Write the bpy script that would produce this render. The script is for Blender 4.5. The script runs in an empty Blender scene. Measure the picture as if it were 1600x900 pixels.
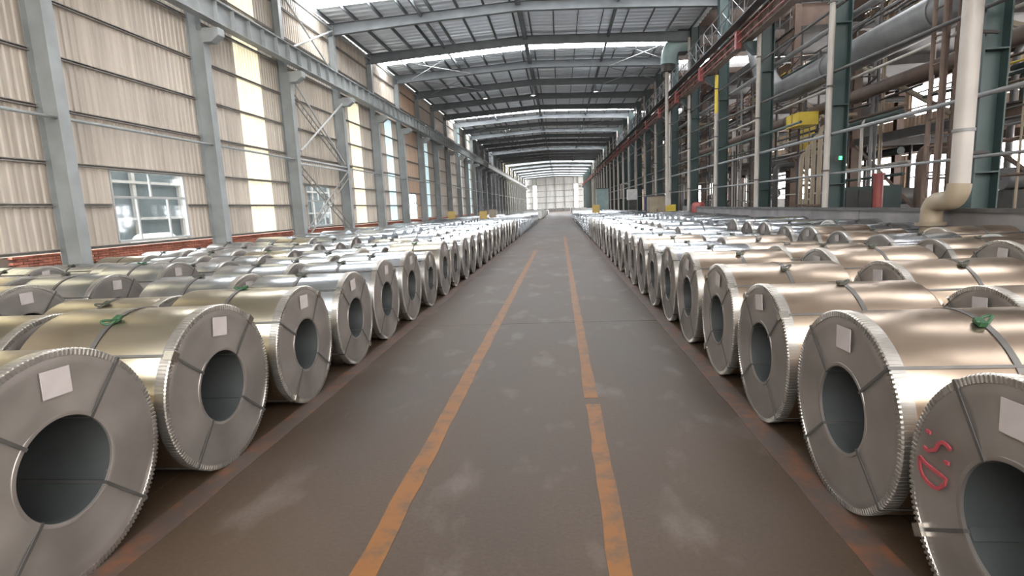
import bpy, math, random
from mathutils import Vector, Matrix

# ------------------------------------------------------------------ camera, world, exposure
sc = bpy.context.scene
F_PX, YAW, PITCH, ROLL, CAM_H = 837.6, -0.0943, -0.1482, -0.0448, 1.918
def camera_axes():
    cy, sy, cp, sp = math.cos(YAW), math.sin(YAW), math.cos(PITCH), math.sin(PITCH)
    w = Vector((sy*cp, cy*cp, sp)); r = Vector((cy, -sy, 0)); u = r.cross(w)
    c, s = math.cos(ROLL), math.sin(ROLL)
    return r*c + u*s, u*c - r*s, w
ar, au, aw = camera_axes()
cam_data = bpy.data.cameras.new('camera'); cam = bpy.data.objects.new('camera', cam_data)
sc.collection.objects.link(cam); sc.camera = cam
m = Matrix.Identity(4)
for i in range(3):
    m[i][0], m[i][1], m[i][2] = ar[i], au[i], -aw[i]
m[2][3] = CAM_H
cam.matrix_world = m
cam_data.sensor_width = 36.0; cam_data.lens = F_PX/1600*36.0
cam_data.clip_end = 600; cam_data.clip_start = 0.05

world = bpy.data.worlds.new('overcast_sky'); sc.world = world; world.use_nodes = True
wbg = world.node_tree.nodes['Background']
wbg.inputs[0].default_value = (1.0, 0.975, 0.945, 1); wbg.inputs[1].default_value = 7.0

vs = sc.view_settings
vs.view_transform = 'Standard'; vs.look = 'None'; vs.gamma = 1.0; vs.use_curve_mapping = False
vs.exposure = 0.6
SKYLIGHT = 16.0          # brightness of the roof's glazed strips
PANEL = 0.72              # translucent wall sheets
PANE = 10.0               # far glazing

# ------------------------------------------------------------------ materials
def nodes_of(name):
    mt = bpy.data.materials.new(name); mt.use_nodes = True
    nt = mt.node_tree; return mt, nt, nt.nodes['Principled BSDF']
def mat(name, c1, c2=None, metallic=0.0, rough=0.6, scale=3.0, stretch=(1, 1, 1), bump=0.0, detail=4.0,
        coords='Object', vary=0.0, rough2=None, spread=0.35, spec=0.5):
    mt, nt, b = nodes_of(name); N = nt.nodes; L = nt.links
    b.inputs['Metallic'].default_value = metallic; b.inputs['Roughness'].default_value = rough
    b.inputs['Specular IOR Level'].default_value = spec
    c2 = c2 or tuple(x*0.82 for x in c1)
    tc = N.new('ShaderNodeTexCoord'); mp = N.new('ShaderNodeMapping'); mp.inputs['Scale'].default_value = stretch
    nz = N.new('ShaderNodeTexNoise'); nz.inputs['Scale'].default_value = scale; nz.inputs['Detail'].default_value = detail
    if coords == 'World':
        g = N.new('ShaderNodeNewGeometry'); L.new(g.outputs['Position'], mp.inputs['Vector'])
    else:
        L.new(tc.outputs['Object'], mp.inputs['Vector'])
    L.new(mp.outputs[0], nz.inputs['Vector'])
    rp = N.new('ShaderNodeValToRGB'); rp.color_ramp.elements[0].position = 0.5-spread/2; rp.color_ramp.elements[1].position = 0.5+spread/2
    rp.color_ramp.elements[0].color = (*c2, 1); rp.color_ramp.elements[1].color = (*c1, 1)
    L.new(nz.outputs['Fac'], rp.inputs[0])
    col = rp.outputs[0]
    if vary:
        oi = N.new('ShaderNodeObjectInfo'); hs = N.new('ShaderNodeHueSaturation'); mr = N.new('ShaderNodeMapRange')
        mr.inputs['To Min'].default_value = 1-vary; mr.inputs['To Max'].default_value = 1+vary
        L.new(oi.outputs['Random'], mr.inputs['Value']); L.new(mr.outputs[0], hs.inputs['Value']); L.new(col, hs.inputs['Color']); col = hs.outputs[0]
    L.new(col, b.inputs['Base Color'])
    if rough2 is not None:
        mr2 = N.new('ShaderNodeMapRange'); mr2.inputs['To Min'].default_value = rough; mr2.inputs['To Max'].default_value = rough2
        L.new(nz.outputs['Fac'], mr2.inputs['Value']); L.new(mr2.outputs[0], b.inputs['Roughness'])
    if bump:
        bp = N.new('ShaderNodeBump'); bp.inputs['Strength'].default_value = bump; bp.inputs['Distance'].default_value = 0.02
        L.new(nz.outputs['Fac'], bp.inputs['Height']); L.new(bp.outputs[0], b.inputs['Normal'])
    return mt
def glow(name, colour, strength):
    mt, nt, b = nodes_of(name)
    b.inputs['Base Color'].default_value = (*colour, 1); b.inputs['Roughness'].default_value = 0.4
    b.inputs['Emission Color'].default_value = (*colour, 1); b.inputs['Emission Strength'].default_value = strength
    return mt
def glow_streaked(name, c1, c2, strength, scale, stretch):
    mt = mat(name, c1, c2, rough=0.5, scale=scale, stretch=stretch); nt = mt.node_tree; b = nt.nodes['Principled BSDF']
    src = b.inputs['Base Color'].links[0].from_socket
    nt.links.new(src, b.inputs['Emission Color']); b.inputs['Emission Strength'].default_value = strength
    return mt

MT = {}
MT['floor'] = None
def floor_material():
    mt, nt, b = nodes_of('worn_concrete'); N = nt.nodes; L = nt.links
    g = N.new('ShaderNodeNewGeometry')
    def noise(scale, detail, st=(1, 1, 1)):
        mp = N.new('ShaderNodeMapping'); mp.inputs['Scale'].default_value = st
        n = N.new('ShaderNodeTexNoise'); n.inputs['Scale'].default_value = scale; n.inputs['Detail'].default_value = detail
        L.new(g.outputs['Position'], mp.inputs['Vector']); L.new(mp.outputs[0], n.inputs['Vector']); return n
    def ramp(src, p0, p1, c0, c1):
        r = N.new('ShaderNodeValToRGB'); r.color_ramp.elements[0].position = p0; r.color_ramp.elements[1].position = p1
        r.color_ramp.elements[0].color = c0; r.color_ramp.elements[1].color = c1; L.new(src, r.inputs[0]); return r
    big = noise(0.55, 6, (1, 0.5, 1)); r1 = ramp(big.outputs['Fac'], 0.35, 0.68, (0.036, 0.0215, 0.012, 1), (0.063, 0.041, 0.0255, 1))
    scuff = noise(1.3, 8, (1.6, 0.8, 1)); r2 = ramp(scuff.outputs['Fac'], 0.56, 0.72, (0, 0, 0, 1), (1, 1, 1, 1))
    mx = N.new('ShaderNodeMixRGB'); mx.inputs[2].default_value = (0.14, 0.115, 0.098, 1)
    mlt = N.new('ShaderNodeMath'); mlt.operation = 'MULTIPLY'; mlt.inputs[1].default_value = 0.5
    L.new(r2.outputs[0], mlt.inputs[0]); L.new(mlt.outputs[0], mx.inputs[0]); L.new(r1.outputs[0], mx.inputs[1])
    fine = noise(38, 4); r3 = ramp(fine.outputs['Fac'], 0.3, 0.7, (0.86, 0.86, 0.86, 1), (1.08, 1.08, 1.08, 1))
    mm = N.new('ShaderNodeMixRGB'); mm.blend_type = 'MULTIPLY'; mm.inputs[0].default_value = 1
    L.new(mx.outputs[0], mm.inputs[1]); L.new(r3.outputs[0], mm.inputs[2]); L.new(mm.outputs[0], b.inputs['Base Color'])
    rr = N.new('ShaderNodeMapRange'); rr.inputs['To Min'].default_value = 0.42; rr.inputs['To Max'].default_value = 0.66; b.inputs['Specular IOR Level'].default_value = 0.28
    L.new(big.outputs['Fac'], rr.inputs['Value']); L.new(rr.outputs[0], b.inputs['Roughness'])
    bp = N.new('ShaderNodeBump'); bp.inputs['Strength'].default_value = 0.12; bp.inputs['Distance'].default_value = 0.01
    L.new(fine.outputs['Fac'], bp.inputs['Height']); L.new(bp.outputs[0], b.inputs['Normal'])
    return mt
def paint_material(name, paint, under, wear):
    mt, nt, b = nodes_of(name); N = nt.nodes; L = nt.links
    g = N.new('ShaderNodeNewGeometry'); n = N.new('ShaderNodeTexNoise'); n.inputs['Scale'].default_value = 4.5; n.inputs['Detail'].default_value = 10
    n.inputs['Roughness'].default_value = 0.68
    L.new(g.outputs['Position'], n.inputs['Vector'])
    r = N.new('ShaderNodeValToRGB'); r.color_ramp.elements[0].position = wear; r.color_ramp.elements[1].position = wear+0.16
    r.color_ramp.elements[0].color = (*under, 1); r.color_ramp.elements[1].color = (*paint, 1)
    L.new(n.outputs['Fac'], r.inputs[0]); L.new(r.outputs[0], b.inputs['Base Color']); b.inputs['Roughness'].default_value = 0.6
    return mt
MT['floor'] = floor_material()
MT['line'] = paint_material('worn_yellow_paint', (0.15, 0.052, 0.0), (0.072, 0.036, 0.012), 0.36)
MT['edge_line'] = paint_material('rubbed_orange_paint', (0.12, 0.045, 0.018), (0.055, 0.038, 0.03), 0.47)
MT['joint'] = mat('joint_grit', (0.03, 0.027, 0.025), rough=0.95)
MT['clad'] = mat('brown_cladding', (0.54, 0.475, 0.4), (0.4, 0.345, 0.29), rough=0.55, scale=0.9, stretch=(1, 5, 0.25), vary=0.1, coords='World', detail=6)
MT['clad_slate'] = mat('slate_cladding', (0.12, 0.125, 0.14), (0.085, 0.09, 0.1), rough=0.6, scale=0.9, stretch=(1, 5, 0.25), vary=0.1, coords='World')
MT['clad_sunlit'] = mat('sunlit_tint_cladding', (0.56, 0.4, 0.29), (0.45, 0.31, 0.22), rough=0.6, scale=0.9, stretch=(1, 5, 0.25), vary=0.12, coords='World')  # warm sunlight on one wall bay, painted into the sheet colour
MT['clad_pale'] = mat('pale_grey_cladding', (0.52, 0.52, 0.5), (0.42, 0.42, 0.41), rough=0.6, scale=0.8, stretch=(4, 1, 0.3), coords='World')
MT['clad_beige'] = mat('beige_cladding', (0.52, 0.4, 0.3), (0.4, 0.29, 0.21), rough=0.6, scale=0.8, stretch=(1, 4, 0.3), coords='World', vary=0.12)
MT['roof'] = mat('roof_sheet', (0.91, 0.94, 0.97), (0.82, 0.85, 0.88), metallic=0.55, rough=0.42, scale=1.2, stretch=(0.4, 2.5, 1), coords='World', vary=0.06, bump=0.3)
MT['steel'] = mat('grey_painted_steel', (0.30, 0.315, 0.31), (0.235, 0.245, 0.24), rough=0.5, scale=1.4, coords='World', vary=0.05)
MT['steel_light'] = mat('light_grey_steel', (0.42, 0.42, 0.41), (0.34, 0.34, 0.33), rough=0.45, scale=2)
MT['girt'] = mat('dull_girt_steel', (0.27, 0.25, 0.225), (0.2, 0.185, 0.165), rough=0.6, scale=2)
MT['rafter'] = mat('rafter_steel', (0.15, 0.16, 0.165), (0.115, 0.125, 0.13), rough=0.55, scale=1.5, coords='World')
MT['green'] = mat('green_painted_steel', (0.042, 0.07, 0.067), (0.03, 0.05, 0.049), rough=0.45, scale=1.6, stretch=(1, 1, 0.4), coords='World', vary=0.15)
MT['dark'] = mat('dark_oily_steel', (0.075, 0.07, 0.068), (0.045, 0.042, 0.04), rough=0.55, scale=2, vary=0.2)
MT['brown'] = mat('brown_primer_steel', (0.16, 0.105, 0.08), (0.1, 0.07, 0.055), rough=0.6, scale=2, vary=0.2)
MT['grey_pipe'] = mat('grey_pipe', (0.2, 0.2, 0.2), (0.14, 0.14, 0.145), rough=0.4, scale=2, vary=0.15)
MT['white_pipe'] = mat('off_white_pipe', (0.42, 0.385, 0.35), (0.33, 0.3, 0.27), rough=0.45, scale=1.2, vary=0.08)
MT['beige_pipe'] = mat('beige_lagged_pipe', (0.3, 0.24, 0.17), (0.21, 0.17, 0.12), rough=0.55, scale=1.5, vary=0.15)
MT['yellow'] = mat('yellow_paint', (0.66, 0.5, 0.06), (0.5, 0.37, 0.05), rough=0.5, scale=2)
MT['ochre'] = mat('ochre_board', (0.42, 0.29, 0.09), (0.34, 0.23, 0.07), rough=0.6, scale=3)
MT['red'] = mat('red_paint', (0.3, 0.065, 0.055), (0.16, 0.04, 0.04), rough=0.5, scale=3)
MT['teal'] = mat('pale_teal_duct', (0.42, 0.55, 0.54), (0.32, 0.43, 0.43), rough=0.5, scale=1.2)
MT['blue'] = mat('dark_blue_paint', (0.035, 0.045, 0.1), rough=0.5)
MT['concrete'] = mat('grey_concrete', (0.215, 0.2, 0.195), (0.15, 0.14, 0.14), rough=0.75, scale=1.5, coords='World')
MT['mortar'] = mat('mortar', (0.22, 0.19, 0.17), rough=0.9, scale=8)
MT['brick'] = mat('red_brick', (0.48, 0.19, 0.13), (0.34, 0.12, 0.08), rough=0.85, scale=9, vary=0.3)
MT['outdoor'] = mat('outdoor_paving', (0.24, 0.235, 0.23), rough=0.8)
MT['shed'] = mat('shed_sheet', (0.075, 0.09, 0.1), (0.055, 0.066, 0.075), rough=0.6, scale=0.5)
MT['yard_white'] = mat('yard_white_paint', (0.3, 0.28, 0.27), rough=0.6)
MT['white'] = mat('white_paint', (0.72, 0.71, 0.69), (0.6, 0.59, 0.57), rough=0.5, vary=0.06)
# coils
MT['body'] = mat('silver_wrap', (0.63, 0.655, 0.68), (0.55, 0.57, 0.59), metallic=1.0, rough=0.2, rough2=0.3, scale=1.5, stretch=(0.6, 3, 3), vary=0.1)
MT['body_gold'] = mat('champagne_wrap', (0.55, 0.49, 0.38), (0.47, 0.415, 0.315), metallic=1.0, rough=0.24, rough2=0.36, scale=1.5, stretch=(0.6, 3, 3), vary=0.08)
MT['body_warm'] = mat('beige_wrap', (0.54, 0.425, 0.33), (0.46, 0.36, 0.275), metallic=1.0, rough=0.24, rough2=0.36, scale=1.5, stretch=(0.6, 3, 3), vary=0.08)
MT['face'] = mat('brushed_end_sheet', (0.355, 0.322, 0.298), (0.25, 0.226, 0.208), metallic=0.7, rough=0.38, rough2=0.55, scale=2.2, vary=0.1, bump=0.1)
MT['ring'] = mat('bright_edge_ring', (0.48, 0.455, 0.42), (0.36, 0.34, 0.315), metallic=0.9, rough=0.36, scale=6)
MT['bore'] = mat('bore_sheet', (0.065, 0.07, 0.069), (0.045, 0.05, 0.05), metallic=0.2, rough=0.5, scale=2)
MT['strap'] = mat('dark_steel_strap', (0.15, 0.142, 0.135), (0.11, 0.105, 0.1), metallic=0.6, rough=0.4, scale=5)
MT['clip'] = mat('bright_clip', (0.75, 0.72, 0.66), metallic=1.0, rough=0.25)
MT['lock_green'] = mat('green_strap_lock', (0.012, 0.06, 0.02), rough=0.5)
MT['lock_dark'] = mat('dark_strap_lock', (0.035, 0.037, 0.025), rough=0.5)
MT['paper'] = mat('label_paper', (0.4, 0.36, 0.345), (0.36, 0.32, 0.305), rough=0.7, scale=6)
MT['ink'] = mat('red_marker_ink', (0.33, 0.05, 0.06), rough=0.6)
MT['glass_strip'] = glow('roof_glazing', (0.94, 0.97, 1.0), SKYLIGHT)
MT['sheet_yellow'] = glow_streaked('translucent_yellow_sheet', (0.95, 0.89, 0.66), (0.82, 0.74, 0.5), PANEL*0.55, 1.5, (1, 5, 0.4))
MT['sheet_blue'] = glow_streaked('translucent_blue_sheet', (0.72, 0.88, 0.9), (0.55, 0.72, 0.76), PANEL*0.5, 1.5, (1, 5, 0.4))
MT['pane'] = glow('lit_window_pane', (1.0, 0.95, 0.93), PANE)
MT['end_pane'] = glow('lit_end_glazing', (0.95, 0.98, 1.0), PANE*1.3)
MT['lamp'] = glow('lamp_lens', (1.0, 0.98, 0.95), 12.0)
MT['green_lamp'] = glow('green_lamp_lens', (0.05, 1.0, 0.3), 3.0)
def glass_material():
    mt, nt, b = nodes_of('window_glass'); N = nt.nodes; L = nt.links
    tr = N.new('ShaderNodeBsdfTransparent'); tr.inputs[0].default_value = (0.86, 0.91, 0.92, 1)
    gl = N.new('ShaderNodeBsdfGlossy'); gl.inputs['Roughness'].default_value = 0.05; gl.inputs[0].default_value = (0.8, 0.85, 0.9, 1)
    mx = N.new('ShaderNodeMixShader'); mx.inputs[0].default_value = 0.1; L.new(tr.outputs[0], mx.inputs[1]); L.new(gl.outputs[0], mx.inputs[2])
    L.new(mx.outputs[0], N['Material Output'].inputs['Surface']); return mt
MT['glass'] = glass_material()

# ------------------------------------------------------------------ geometry helpers
COL = sc.collection
rnd = random.Random(7)
class G:
    """verts and faces of one mesh"""
    def __init__(s): s.v = []; s.f = []
    def add(s, v, f):
        o = len(s.v); s.v += [tuple(p) for p in v]; s.f += [tuple(i+o for i in q) for q in f]; return s
    def box(s, x0, x1, y0, y1, z0, z1):
        v = [(x, y, z) for x in (x0, x1) for y in (y0, y1) for z in (z0, z1)]
        return s.add(v, [(0, 1, 3, 2), (4, 6, 7, 5), (0, 4, 5, 1), (2, 3, 7, 6), (0, 2, 6, 4), (1, 5, 7, 3)])
    def extrude(s, prof, axis, a, b, origin=(0, 0, 0)):
        """closed 2-D profile swept straight along an axis; profile axes are the other two in order"""
        n = len(prof); v = []
        for t in (a, b):
            for p, q in prof:
                c = {'x': (t, p, q), 'y': (p, t, q), 'z': (p, q, t)}[axis]
                v.append((c[0]+origin[0], c[1]+origin[1], c[2]+origin[2]))
        f = [(i, (i+1) % n, n+(i+1) % n, n+i) for i in range(n)] + [tuple(range(n-1, -1, -1)), tuple(range(n, 2*n))]
        return s.add(v, f)
    def tube(s, pts, r, seg=12, closed=False):
        P = [Vector(p) for p in pts]; n = len(P); v = []; f = []; up = None
        for i in range(n):
            if closed: t = (P[(i+1) % n]-P[i-1]).normalized()
            else: t = (P[min(i+1, n-1)]-P[max(i-1, 0)]).normalized()
            if up is None:
                up = t.orthogonal().normalized()
            up = (up - t*up.dot(t)).normalized(); sd = t.cross(up)
            k = 1.0
            if 0 < i < n-1 and not closed:
                c = (P[i]-P[i-1]).normalized().dot(t); k = 1.0/max(c, 0.5)
            rr = r[i] if isinstance(r, (list, tuple)) else r
            for j in range(seg):
                a = 2*math.pi*j/seg; v.append(P[i]+(up*math.cos(a)+sd*math.sin(a))*rr)
        for i in range(n if closed else n-1):
            i2 = (i+1) % n
            for j in range(seg):
                f.append((i*seg+j, i*seg+(j+1) % seg, i2*seg+(j+1) % seg, i2*seg+j))
        if not closed:
            f.append(tuple(range(seg-1, -1, -1))); f.append(tuple((n-1)*seg+j for j in range(seg)))
        return s.add(v, f)
    def lathe_x(s, prof, seg, closed=True, wob=None):
        """closed profile of (x, radius) turned about the x axis"""
        n = len(prof); v = []; f = []
        for j in range(seg):
            a = 2*math.pi*j/seg
            for (x, r) in prof:
                k = wob(a, x, r) if wob else (0, 0)
                v.append((x+k[0], -math.sin(a)*(r+k[1]), math.cos(a)*(r+k[1])))
        for j in range(seg):
            j2 = (j+1) % seg
            for i in range(n if closed else n-1):
                i2 = (i+1) % n
                f.append((j*n+i, j2*n+i, j2*n+i2, j*n+i2))
        return s.add(v, f)
    def mesh(s, name, material, smooth=None):
        me = bpy.data.meshes.new(name); me.from_pydata(s.v, [], s.f)
        if material: me.materials.append(MT[material] if isinstance(material, str) else material)
        if smooth is not None:
            me.polygons.foreach_set('use_smooth', [True]*len(me.polygons)); me.set_sharp_from_angle(angle=math.radians(smooth))
        me.update(); return me
def ob(name, me, parent=None, loc=(0, 0, 0), rot=(0, 0, 0), scale=(1, 1, 1)):
    o = bpy.data.objects.new(name, me); COL.objects.link(o)
    o.location = loc; o.rotation_euler = rot; o.scale = scale
    if parent is not None: o.parent = parent
    return o
def tag(o, label, cat, group=None, kind=None):
    o['label'] = label; o['category'] = cat
    if group: o['group'] = group
    if kind: o['kind'] = kind
    return o
def thing(name, label, cat, loc=(0, 0, 0), rz=0.0, group=None, scale=(1, 1, 1)):
    return tag(ob(name, None, None, loc, (0, 0, rz), scale), label, cat, group)
def struct(o): o['kind'] = 'structure'; return o
def box_part(name, material, parent, x0, x1, y0, y1, z0, z1):
    return ob(name, G().box(x0, x1, y0, y1, z0, z1).mesh(name, material), parent)
def tube_part(name, material, parent, pts, r, seg=12):
    return ob(name, G().tube(pts, r, seg).mesh(name, material, 40), parent)
def i_profile(w, d, tf, tw):
    """I section, flanges at +-d/2 in the second axis"""
    return [(-w/2, -d/2), (w/2, -d/2), (w/2, -d/2+tf), (tw/2, -d/2+tf), (tw/2, d/2-tf), (w/2, d/2-tf), (w/2, d/2), (-w/2, d/2),
            (-w/2, d/2-tf), (-tw/2, d/2-tf), (-tw/2, -d/2+tf), (-w/2, -d/2+tf)]
def swap(p): return [(b, a) for a, b in p][::-1]
def ribbed(length, height, pitch, depth, axis_len, thick=0.012):
    """ribbed sheet in its own plane: runs 0..length along 'u', 0..height along 'v', ribs parallel to v, depth along 'w'"""
    us = []
    n = max(1, round(length/pitch)); p = length/n
    for i in range(n):
        us += [(i*p, 0), (i*p+p*0.42, 0), (i*p+p*0.54, depth), (i*p+p*0.88, depth)]
    us.append((length, 0))
    g = G(); v = []; k = len(us)
    for (u, w) in us:
        for vv, ww in ((0, w), (height, w), (0, w-thick), (height, w-thick)):
            v.append(axis_len(u, vv, ww))
    f = []
    for i in range(k-1):
        a, b = i*4, i*4+4
        f += [(a, b, b+1, a+1), (a+2, a+3, b+3, b+2), (a, a+2, b+2, b), (a+1, b+1, b+3, a+3)]
    f += [(0, 1, 3, 2), ((k-1)*4, (k-1)*4+2, (k-1)*4+3, (k-1)*4+1)]
    return g.add(v, f)
def ordinal(n):
    small = ['', 'first', 'second', 'third', 'fourth', 'fifth', 'sixth', 'seventh', 'eighth', 'ninth', 'tenth', 'eleventh', 'twelfth', 'thirteenth',
             'fourteenth', 'fifteenth', 'sixteenth', 'seventeenth', 'eighteenth', 'nineteenth']
    if n < 20: return small[n]
    tens = {2: 'twent', 3: 'thirt', 4: 'fort', 5: 'fift', 6: 'sixt', 7: 'sevent'}
    return tens[n//10]+'ieth' if n % 10 == 0 else tens[n//10]+'y-'+small[n % 10]

# hall dimensions (metres): aisle runs along +y
XW = -12.6                 # left cladding plane
XR = 8.7                   # right column line
FRAME0, BAY = 12.6, 6.0    # a portal frame every six metres
K0, K1 = -4, 31
Y0, Y1 = FRAME0+K0*BAY, 200.0
RIDGE_X, EAVE_Z, RIDGE_Z = -1.9, 12.62, 13.05
def roof_z(x):
    return RIDGE_Z-(RIDGE_Z-EAVE_Z)*abs(x-RIDGE_X)/10.6

# ------------------------------------------------------------------ floor
floor = struct(ob('floor', G().box(-13.2, 25.2, Y0, Y1+2, -0.3, -0.02).mesh('floor', 'joint')))
xs = [-13.2, -7.95, -2.98, 1.98, 8.3, 25.2]
ys = [Y0] + [y for y in [8.75+12*k for k in range(-3, 6)] if y > Y0] + [Y1+2]
for i in range(len(xs)-1):
    for j in range(len(ys)-1):
        ob('slab', G().box(xs[i]+0.006, xs[i+1]-0.006, ys[j]+0.006, ys[j+1]-0.006, -0.15, 0.0).mesh('slab', 'floor'), floor)
# painted lines: thin films of paint
def paint_strip(x, w, y0, y1, material, label, name='floor_marking'):
    g = G(); n = max(2, int((y1-y0)/0.25)); v = []; f = []; rr = random.Random(int(abs(x)*1000+y0*10))
    for i in range(n+1):
        y = y0+(y1-y0)*i/n; a = rr.uniform(-0.008, 0.008); b = rr.uniform(-0.008, 0.008)
        v += [(x-w/2+a, y, 0.0), (x-w/2+a, y, 0.003), (x+w/2+b, y, 0.003), (x+w/2+b, y, 0.0)]
    for i in range(n):
        a = i*4; b = a+4
        f += [(a, b, b+1, a+1), (a+1, b+1, b+2, a+2), (a+2, b+2, b+3, a+3)]
    f += [(0, 1, 2, 3), (n*4+3, n*4+2, n*4+1, n*4)]
    g.add(v, f)
    return tag(ob(name, g.mesh(name, material)), label, 'floor marking', 'painted lines on the floor')
paint_strip(-1.115, 0.145, 1.0, 24.0, 'line', 'long worn yellow line left of the middle of the aisle floor')
paint_strip(0.262, 0.13, 1.0, 5.02, 'line', 'nearest stretch of the right yellow aisle line, before the small break')
paint_strip(0.255, 0.13, 5.19, 34.0, 'line', 'far stretch of the right yellow aisle line, beyond the small break')
paint_strip(-2.6, 0.2, 1.0, 40.0, 'edge_line', 'rubbed orange line along the foot of the left coil row')
paint_strip(1.62, 0.2, 1.0, 40.0, 'edge_line', 'rubbed orange line along the foot of the right coil row')

# ------------------------------------------------------------------ left wall
wall_left = struct(ob('wall_left', G().box(XW-0.28, XW-0.14, Y0, Y1, 0, 1.30).mesh('wall_left', 'mortar')))
GZ = [1.36, 2.49, 3.53, 4.87, 6.17, 7.52, 8.87, 10.2, 11.5, 12.55]       # girt heights
# bricks: only the top courses show over the coils; the two nearest bays brick by brick
bm_ = G().box(-0.06, 0.06, -0.115, 0.115, -0.027, 0.027).mesh('brick', 'brick')
nb = 0
for c in range(5):
    z = 1.30-0.03-c*0.066; y = 11.4+(0.12 if c % 2 else 0)
    while y < 24.6:
        ob('brick', bm_, wall_left, (XW-0.08+rnd.uniform(-0.006, 0.006), y, z), (0, 0, rnd.uniform(-0.02, 0.02))); y += 0.245; nb += 1
g = G()
for c in range(5):
    z = 1.30-0.03-c*0.066; y = 24.8+(0.12 if c % 2 else 0)
    while y < 80:
        g.box(XW-0.14, XW-0.02, y-0.115, y+0.115, z-0.027, z+0.027); y += 0.245
ob('brick_courses', g.mesh('brick_courses', 'brick'), wall_left)['kind'] = 'stuff'
g = G()
# translucent strips and windows: (bay index k, y0, y1, kind)
STRIPS = {1: (21.2, 23.0, 'sheet_yellow'), 3: (32.7, 34.5, 'sheet_yellow'), 4: (39.55, 41.2, 'sheet_blue'), 6: (50.8, 52.3, 'sheet_blue'),
          -1: (9.2, 11.0, 'sheet_yellow'), -3: (-2.8, -1.0, 'sheet_yellow'),  # out-of-view glowing strips, added to put more light on the roof
          9: (68.8, 70.2, 'sheet_blue'), 10: (76.0, 77.2, 'sheet_blue'), 18: (122, 125.6, 'sheet_yellow'), 19: (128, 131.6, 'sheet_yellow'), 20: (134, 137.6, 'sheet_yellow'), 22: (146, 149.6, 'sheet_yellow'), 25: (164, 167.4, 'sheet_yellow'), 28: (182, 185, 'sheet_yellow')}
WINDOWS = {0: (14.32, 17.36), 2: (26.2, 29.0), 5: (44.6, 47.2)}
cache = {}
def clad_part(y0, y1, z0, z1, material, name):
    key = (round(y1-y0, 3), round(z1-z0, 3), material)
    if key not in cache:
        cache[key] = ribbed(y1-y0-0.012, z1-z0-0.012, 0.21, 0.035, lambda u, v, w: (w, u, v)).mesh(name, material)
    return ob(name, cache[key], wall_left, (XW, y0+0.006, z0+0.006))
for k in range(K0, K1):
    ya, yb = FRAME0+k*BAY, FRAME0+(k+1)*BAY
    if ya > Y1-1: break
    yb = min(yb, Y1)
    for r in range(len(GZ)-1):
        z0, z1 = GZ[r], GZ[r+1]
        cuts = []; skin = 'clad_slate' if 11 <= k <= 17 else 'clad_sunlit' if k == 5 else 'clad'
        if k in STRIPS and (r <= 5 or k in (1, -1, -3) or k > 8):
            cuts.append((STRIPS[k][0], STRIPS[k][1], STRIPS[k][2]))
        if k in WINDOWS and r < 2:
            cuts.append((*WINDOWS[k], None))
        y = ya
        for (c0, c1, m_) in sorted(cuts):
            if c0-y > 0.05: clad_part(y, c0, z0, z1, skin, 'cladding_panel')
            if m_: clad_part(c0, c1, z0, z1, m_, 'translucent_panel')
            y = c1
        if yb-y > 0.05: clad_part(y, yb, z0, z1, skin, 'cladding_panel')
# girts: C channels bay by bay
cprof = [(0, -0.04), (0.1, -0.04), (0.1, -0.02), (0.094, -0.02), (0.094, -0.034), (0.006, -0.034), (0.006, 0.034), (0.094, 0.034), (0.094, 0.02), (0.1, 0.02), (0.1, 0.04), (0, 0.04)]
girt_full = G().extrude(cprof, 'y', 0.16, BAY-0.16).mesh('girt', 'girt')
for k in range(K0, K1):
    ya = FRAME0+k*BAY
    for r, z in enumerate(GZ[:-1]):
        if k in WINDOWS and r == 1:
            a, b = WINDOWS[k]
            for p, q in ((ya+0.16, a-0.05), (b+0.05, ya+BAY-0.16)):
                ob('girt', G().extrude(cprof, 'y', p, q).mesh('girt', 'girt'), wall_left, (XW+0.04, 0, z))
        else:
            ob('girt', girt_full, wall_left, (XW+0.04, ya, z))
# columns: heavy below the crane girder, lighter above
lower_col = G().extrude(swap(i_profile(0.32, 0.56, 0.02, 0.014)), 'z', 0, 8.45).mesh('column', 'steel')
upper_col = G().extrude(swap(i_profile(0.28, 0.36, 0.018, 0.012)), 'z', 8.45, 12.35).mesh('upper_column', 'steel')
corbel_me = G().extrude([(0.0, 8.45), (0.6, 8.45), (0.6, 8.2), (0.3, 8.0), (0.0, 8.0)], 'y', -0.18, 0.18).mesh('corbel', 'steel')
for k in range(K0, K1+1):
    y = FRAME0+k*BAY
    if y > Y1: break
    c = ob('column', lower_col, wall_left, (XW+0.32, y, 0)); ob('upper_column', upper_col, c, (-0.1, 0, 0)); ob('corbel', corbel_me, c, (0.28, 0, 0))
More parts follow.
